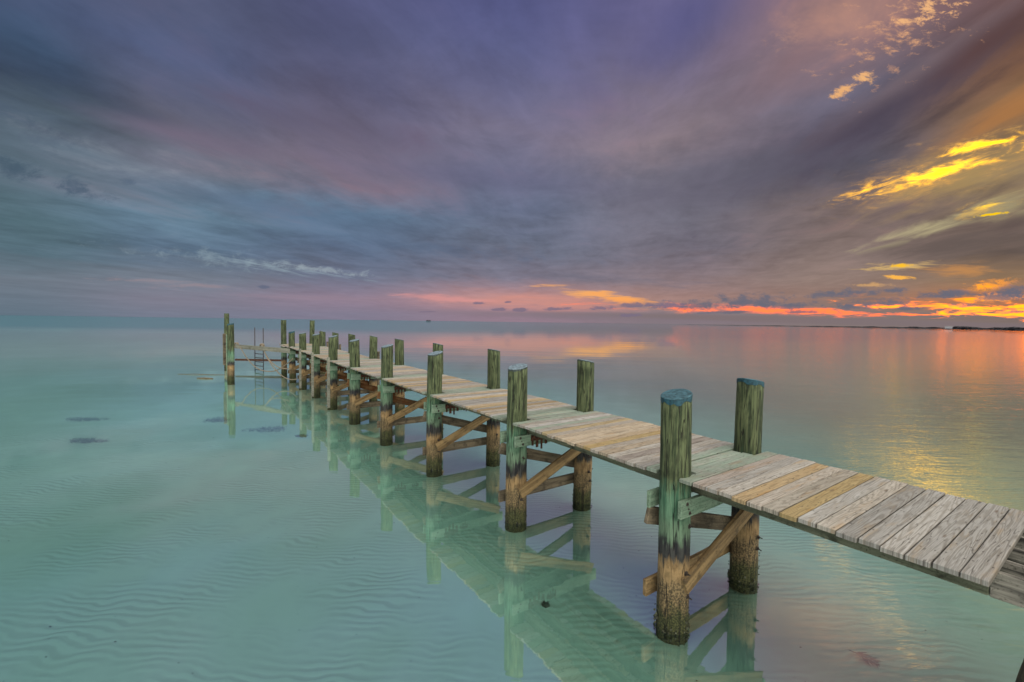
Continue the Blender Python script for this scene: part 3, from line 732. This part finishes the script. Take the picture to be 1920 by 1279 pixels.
# stringers: between neighbouring bents, two close under each edge and one in the middle
for j in range(len(allb) - 1):
    s0, s1 = allb[j][1], allb[j + 1][1]
    z0, z1 = deck_z(s0) - DZ - SH / 2 - .001, deck_z(s1) - DZ - SH / 2 - .001
    lt = LT[max(allb[j][0], 0)]; rt = RT[max(allb[j][0], 0)]
    for k, tt in enumerate((lt + PILE_R + .045, lt + .46, (lt + rt) / 2, rt - .46, rt - PILE_R - .045)):
        e = 0 if k % 2 == 0 else .004
        if j == 0:
            beam('stringer', (tt, s0 + e, z0), (tt, -2.36 - e, z0), SH, .045, 'timber_weathered', 700 + k); s_ = -2.358 - e
        else: s_ = s0 + .001 + e
        beam('stringer', (tt, s_, z0), (tt, s1 - .001 - e, z1), SH, .045, 'stringer_wood', 450 + j * 7 + k)
# deck planks
def plank_mesh(length, wd, seed):
    rg = random.Random(seed); bm = bmesh.new(); ch = .006; h = DZ; w = wd / 2
    prof = [(-w, -h), (w, -h), (w, -ch), (w - ch, 0), (-w + ch, 0), (-w, -ch)]
    cuts = [-length / 2, -length / 2 + ch, length / 2 - ch, length / 2]; rings = []
    for ci, xx in enumerate(cuts):
        sh = ch * .7 if ci in (0, 3) else 0
        rings.append([bm.verts.new((xx + (rg.uniform(-.002, .002) if ci in (0, 3) else 0), max(min(a, w - sh), -w + sh), min(b, -sh))) for a, b in prof])
    for i in range(3):
        for k in range(6): bm.faces.new((rings[i][k], rings[i + 1][k], rings[i + 1][(k + 1) % 6], rings[i][(k + 1) % 6]))
    bm.faces.new(rings[0]); bm.faces.new(rings[3][::-1])
    bmesh.ops.recalc_face_normals(bm, faces=bm.faces)
    nx = [x for x in (-.66, -.41, 0, .41, .66) if abs(x) < length / 2 - .05]
    for x in nx:                                       # nail heads
        for y in (-.042, .042):
            if rg.random() < .8:
                cx, cy = x + rg.uniform(-.015, .015), y + rg.uniform(-.008, .008)
                f = bm.faces.new([bm.verts.new((cx + .0068 * math.cos(a * 1.0472), cy + .0068 * math.sin(a * 1.0472), .0012)) for a in range(6)])
                f.material_index = 1
    return from_bm('deck_plank', bm)
PW = .1403
PM = {}
def plank_variant(kind, var, length):
    k = (kind, var, round(length, 2))
    if k not in PM:
        me = plank_mesh(length, PW - .006, var * 31 + 5)
        me.materials.append(MATS[kind]); me.materials.append(MATS['bolt_metal']); PM[k] = me
    return PM[k]
tL, tR = -.155, 1.70
def put_plank(s, a, b, kind, lab=None):
    me = plank_variant(kind, rng.randrange(4), b - a)
    o = link('deck_plank', me, pier)
    j = rng.uniform(-.016, .016)
    sl = .0032 if s > 0 else 0
    o.location = ((a + b) / 2 + j, s, deck_z(s) + rng.uniform(-.003, .004)); o.rotation_euler = (math.atan(sl) + rng.uniform(-.016, .016), rng.uniform(-.0012, .0012), rng.uniform(-.0022, .0022))
    if lab: o['label'] = lab
    return o
NEARK = {5: 'plank', 10: 'plank_gold'}
for k in range(16):                                    # landward run, ends at the open stringers
    s = -2.402 + (k + .5) * PW
    kind = 'plank_near' if k < 10 else 'plank'
    if k == 8: kind = 'plank_gold'
    if k == 15: kind = 'plank_green'
    put_plank(s, tL, tR, kind, 'golden brown plank with wavy grain' if kind == 'plank_gold' else None)
for i in range(10):
    s = BS[i]
    for k in (-.5, .5):                                # short planks between the two pilings
        put_plank(s + k * PW - .005, LT[i] + PILE_R + .012, RT[i] - PILE_R - .012, 'plank_green')
    if i < 9:
        a, b = BS[i] + .150, BS[i + 1] - .162
        n = round((b - a) / PW); pw = (b - a) / n
        for k in range(n):
            kind = 'plank'
            if k in (0, n - 1): kind = 'plank_green'
            elif k in (7, 13) and rng.random() < .5: kind = 'plank_gold'
            elif rng.random() < .08: kind = 'plank_green'
            o = put_plank(a + (k + .5) * pw, tL, tR, kind); o.scale.y = pw / PW
# a few planks past the last bent
for k in range(4): put_plank(BS[9] + .16 + (k + .5) * PW, tL, tR, 'plank')

# ------------------------------------------------------------------ far end: side catwalk to the mooring piles
def pf(px, py, z):                                     # pier-frame point of a photo pixel on plane z
    q = PINV @ at(px, py, z); return Vector((q.x, q.y, z))
pA = pf(433, 716, 0); 
dA_ = at(433, 714, 0)
A_ = pf(433.5, 713, 0); add_pile(A_.x, A_.y, 3.0, (-1, -.3), 'teal', 501, r=.165, tilt=12)
B_ = pf(426, 688, 0); add_pile(B_.x, B_.y, 3.62, (0, 0), 'grey', 507, r=.155)
bl = pf(436, 649, 1.66); br = pf(543, 658, 1.64)
catw = beam('catwalk_beam', bl, br, .235, .06, 'timber_grey', 600)
l1 = pf(441, 674.5, .55); l2 = pf(536, 676, .55)
beam('catwalk_beam', l1, l2, .13, .06, 'rust', 601)
# planks fanning onto the catwalk
for k in range(3):
    q = pf(541 - 9 * k, 651.0 - .7 * k, 1.79); o = link('deck_plank', plank_variant('plank', k, 1.2), pier); o.location = q + Vector((.25, .5, 0)); o.rotation_euler = (0, 0, R(78 + 6 * k))
# boards standing against the outer mooring pile
for k, (px, z0, z1, mt, wd) in enumerate(((422, .75, 2.45, 'timber_dark', .16), (427.5, .1, 2.43, 'timber_mint', .12))):
    q = pf(px, 713 - 3 * (1 - k), 0); bm = bmesh.new(); box_bm(bm, wd, .07, z1 - z0, bev=.006)
    pier_obj('fender_board', from_bm('fender_board', bm), mt, (q.x, q.y, (z0 + z1) / 2), (0, 0, .5))
# knee brace at the corner piling
beam('knee_brace', pf(536, 655, 1.55), pf(551, 672, 1.0), .13, .05, 'timber_mint', 602)
# fender posts along the pier sides
def fender(t, s, z0, z1, mt='timber_grey'):
    bm = bmesh.new(); box_bm(bm, .085, .12, z1 - z0, bev=.006)
    pier_obj('fender_post', from_bm('fender_post', bm), mt, (t, s, (z0 + z1) / 2))
for (px, ptop, pbot, i) in ((616, 658, 748, 5), (586, 652, 733, 6), (563, 648, 716, 7)):
    # posts stand just outside the left edge of the deck: slide along t = -0.33 until the pixel column fits
    best = min((abs((lambda w_: 960 + FPX * (w_.dot(_r2)) / w_.dot(_f))(P(s_ / 50, -.36, 1) - Vector((0, 0, CAMH))) - px), s_ / 50) for s_ in range(600, 1400))
    fender(-.36, best[1], .08, 1.92)
for (s_, zt) in ((LS[5] + .5, 1.98), (LS[7] + .55, 1.98), (LS[8] + .5, 2.0), (LS[9] - .4, 2.55)):
    fender(1.98, s_, .1, zt, 'timber_dark')

# ------------------------------------------------------------------ ladder, ropes
lad = bpy.data.objects.new('ladder', None); C.objects.link(lad)
lb = at(486, 690, 0); lad.location = (lb.x, lb.y, 0)
ldir = (Vector((br.x - bl.x, br.y - bl.y, 0))).normalized(); wdir = (pier.matrix_basis.to_3x3() @ ldir)
lad.rotation_euler.z = math.atan2(wdir.y, wdir.x)
tag(lad, 'thin rusty swim ladder behind the catwalk beam between the mooring piles and the pier', 'ladder')
lw = (at(494.5, 690, 0) - at(477, 690, 0)).length / 2 * 1.75
for k, sgn in enumerate((-1, 1)):
    bm = bmesh.new(); tube_bm(bm, [(sgn * lw, 0, -.55), (sgn * lw, .0, .8), (sgn * lw, .01, 2.69 - .02 * k)], .027, 8)
    link('rail', from_bm('rail', bm, True), lad, 'ladder_metal')
for k in range(7):
    bm = bmesh.new(); z = 1.22 - k * .27
    tube_bm(bm, [(-lw, 0, z), (0, 0, z - .01), (lw, 0, z + (.06 if k == 5 else 0))], .026, 6)
    link('rung', from_bm('rung', bm, True), lad, 'ladder_metal')

def rope(pixels, label, rad=.026):
    """pixels: (px, py, z) anchors; smooth curve through them"""
    pts = [at(a, b, z) if isinstance(z, float) else z for a, b, z in pixels]
    out_ = []
    for i in range(len(pts) - 1):
        p0, p1, p2, p3 = pts[max(i - 1, 0)], pts[i], pts[i + 1], pts[min(i + 2, len(pts) - 1)]
        for k in range(6):
            u = k / 6; out_.append(.5 * ((2 * p1) + (p2 - p0) * u + (2 * p0 - 5 * p1 + 4 * p2 - p3) * u * u + (3 * p1 - p0 - 3 * p2 + p3) * u ** 3))
    out_.append(pts[-1]); bm = bmesh.new(); tube_bm(bm, out_, rad, 7)
    tag(link('rope', from_bm('rope', bm, True), None, 'rope_fibre'), label, 'rope', 'ropes hung from the catwalk beam'); return out_
def depth_pt(px, py, dist):                            # point on a pixel ray at a horizontal distance along +Y
    d = ray(px, py); return Vector((0, 0, CAMH)) + d * (dist / d.y)
W_ = lambda p_: pier.matrix_basis @ p_
yb = W_(bl).y; yr = W_(br).y
def hang(pts, y0, y1):
    n = len(pts) - 1
    return [(0, 0, depth_pt(a, b, y0 + (y1 - y0) * i / n)) for i, (a, b) in enumerate(pts)]
rope(hang([(446, 643), (451, 652), (462, 670), (474, 684), (487, 693), (502, 696.5), (517, 695), (530, 688), (541, 680), (549, 673)], yb - .1, yr - 1.2),
     'rope sagging from the outer end of the catwalk beam to the corner piling')
rope(hang([(489, 646), (493, 653), (500, 669), (510, 685), (522, 699), (534, 708), (546, 712), (556, 711)], yb - 1.0, yr - 1.9),
     'rope tied on the middle of the beam that drops almost to the water')
rope(hang([(491, 647), (496, 660), (505, 675), (516, 685), (528, 690.5), (545, 692)], yb - 1.1, yr - 1.0),
     'shorter rope looping from the middle of the beam to the piling')
# coil knots on the beam
for (px, py, lab) in ((443, 645, 'coil of rope wound on the beam beside the tall mooring piles'), (491, 647, 'knot of rope wound round the middle of the catwalk beam')):
    c = depth_pt(px, py + 2, yb - .15 if px < 450 else yb - 1.0); bm = bmesh.new()
    for k in range(3):
        pts = [c + Vector((math.cos(a * .6283) * (.09 + .01 * k), (k - 1) * .05 + math.sin(a) * .01, math.sin(a * .6283) * .13)) for a in range(11)]
        tube_bm(bm, pts, .028, 6)
    tag(link('rope_coil', from_bm('rope_coil', bm, True), None, 'rope_fibre'), lab, 'rope', 'rope coils on the catwalk beam')

# ------------------------------------------------------------------ things in the water
def stick(a, b, rad, label, z=.015):
    p, q = at(a[0], a[1], z), at(b[0], b[1], z); bm = bmesh.new(); n = 9; rg = random.Random(int(a[0]))
    pts = [p.lerp(q, i / n) + Vector((0, rg.uniform(-.05, .05), rg.uniform(-.005, .02))) for i in range(n + 1)]
    tube_bm(bm, pts, [rad * (.6 + .5 * math.sin(math.pi * (i + .7) / (n + 1.4))) for i in range(n + 1)], 7)
    tag(link('driftwood_stick', from_bm('driftwood_stick', bm, True), None, 'driftwood'), label, 'stick', 'sticks floating by the mooring pile')
stick((333, 701.5), (421, 703), .015, 'long thin stick floating against the outer mooring pile')
stick((370, 709.5), (400, 710), .035, 'short thick stick floating on the calm water')

def sea_patch(px, py, wpx, hpx, label, seed, skew=0):
    """a mat of short dark seagrass blades on the sand"""
    c = at(px, py, bed_z(0, 14) + .02); rg = random.Random(seed)
    near = at(px, py + hpx / 2, -.3); farp = at(px, py - hpx / 2, -.3); le = at(px - wpx / 2, py, -.3); ri = at(px + wpx / 2, py, -.3)
    ax = (ri - le) / 2; ay = (farp - near) / 2
    bm = bmesh.new(); zb = bed_z(c.x, c.y)
    for k in range(520):
        a = rg.uniform(0, 6.283); rr = rg.random() ** .7 * (1.0 + .22 * math.sin(a * 3 + seed) + .12 * math.sin(a * 7)); p = c + ax * math.cos(a) * rr + ay * math.sin(a) * rr + ax * skew * math.sin(a) * rr
        h_ = rg.uniform(.03, .08); dx, dy = rg.uniform(-.08, .08), rg.uniform(-.08, .08); wv = Vector((rg.uniform(-1, 1), rg.uniform(-1, 1), 0)).normalized() * .009
        b0 = Vector((p.x, p.y, zb))
        bm.faces.new([bm.verts.new(q) for q in (b0 - wv, b0 + wv, b0 + Vector((dx, dy, h_)))])
    tag(link('seagrass_patch', from_bm('seagrass_patch', bm), None, 'seaweed'), label, 'seagrass', 'seagrass patches on the sand left of the pier')
sea_patch(158, 786, 70, 7, 'dark thin streak of seagrass on the open sand, the farther of a pair', 1)
sea_patch(163, 827, 70, 8, 'dark bar of seagrass on the open sand, the nearer of a pair', 2)
sea_patch(408, 787, 44, 9, 'small purple grey seagrass patch beside the reflection of the mooring pile', 3, .3)
sea_patch(500, 805, 76, 10, 'larger purple grey seagrass patch between the mooring pile and pier reflections', 4, .3)
sea_patch(566, 818, 18, 3, 'tiny scrap of seagrass near the reflections of the pier pilings', 5)

# thin sunken line on the sand
pts = [at(a, b, -.36) for a, b in ((272, 823), (296, 816), (318, 812), (345, 806), (371, 802))]
bm = bmesh.new(); tube_bm(bm, pts, .008, 6)
tag(link('sunken_line', from_bm('sunken_line', bm, True), None, 'seaweed'), 'thin dark line lying across the sand under the water', 'line')

# rough shell lump with tufts
def lump(px, py, wpx, label):
    z0 = bed_z(0, 6); c = at(px, py, z0); k_ = (at(px + wpx / 2, py, z0) - c).length; rg = random.Random(8)
    bm = bmesh.new(); bmesh.ops.create_icosphere(bm, subdivisions=3, radius=1)
    for v in bm.verts:
        n_ = 1 + .22 * math.sin(v.co.x * 5 + 1) * math.sin(v.co.y * 6) + .15 * math.sin(v.co.z * 9 + v.co.x * 7) + rg.uniform(-.08, .08)
        v.co = Vector((v.co.x * k_ * .85, v.co.y * k_ * .7, v.co.z * k_ * .6)) * n_
    for k in range(26):
        a = rg.uniform(0, 6.283); e = rg.uniform(.1, 1.2); d_ = Vector((math.cos(a) * math.cos(e), math.sin(a) * math.cos(e), math.sin(e)))
        b0 = Vector((d_.x * k_ * .7, d_.y * k_ * .6, d_.z * k_ * .5)); sd = d_.cross(Vector((0, 0, 1))).normalized() * .008
        bm.faces.new([bm.verts.new(q) for q in (b0 - sd, b0 + sd, b0 + d_ * k_ * rg.uniform(.35, .7))])
    o = link('sponge_lump', from_bm('sponge_lump', bm), None, 'stone_shell'); o.location = c + Vector((0, 0, k_ * .25))
    tag(o, label, 'sponge')
lump(1023, 1137, 17, 'rough brown sponge lump on the rippled sand inside the pier reflection')

# drowned leaf frond
z0 = bed_z(0, 5); c0 = at(1592, 1219, z0 + .02); c1 = at(1648, 1248, z0 + .02)
bm = bmesh.new(); rg = random.Random(3); ax = c1 - c0; side = ax.cross(Vector((0, 0, 1))).normalized()
tube_bm(bm, [c0, c0 + ax * .5 + Vector((0, 0, .015)), c1], .005, 5)
for k in range(60):
    f = rg.uniform(.22, .97); sgn = rg.choice((-1, 1)); b0 = c0 + ax * f; ln = .10 * math.sin(math.pi * f) ** .5 * rg.uniform(.3, 1)
    tip = b0 + side * sgn * ln + ax.normalized() * ln * .9 + Vector((0, 0, rg.uniform(-.005, .03)))
    wv = ax.normalized() * .007; mid_ = (b0 + tip) / 2 + Vector((0, 0, .01))
    bm.faces.new([bm.verts.new(q) for q in (b0, mid_ - wv, tip, mid_ + wv)])
tag(link('leaf_frond', from_bm('leaf_frond', bm), None, 'frond'), 'dark drowned leaf frond on the sand beyond the near end of the pier', 'frond')

# scattered specks of debris on the sand
lp = Lumps(); rg = random.Random(21)
for k in range(130):
    y_ = 3.2 + rg.random() ** 1.5 * 14; x_ = rg.uniform(-1.15, 1.15) * y_; zb = bed_z(x_, y_); r_ = rg.uniform(.003, .009); sx = rg.uniform(.7, 2.2)
    lp.add(lambda q: (q.x * r_ * sx + x_, q.y * r_ + y_, q.z * r_ * .5 + zb + .01))
tag(link('sand_debris', lp.mesh('sand_debris'), None, 'driftwood'), 'dark specks of shell and leaf litter scattered over the sand', 'debris', kind='stuff')
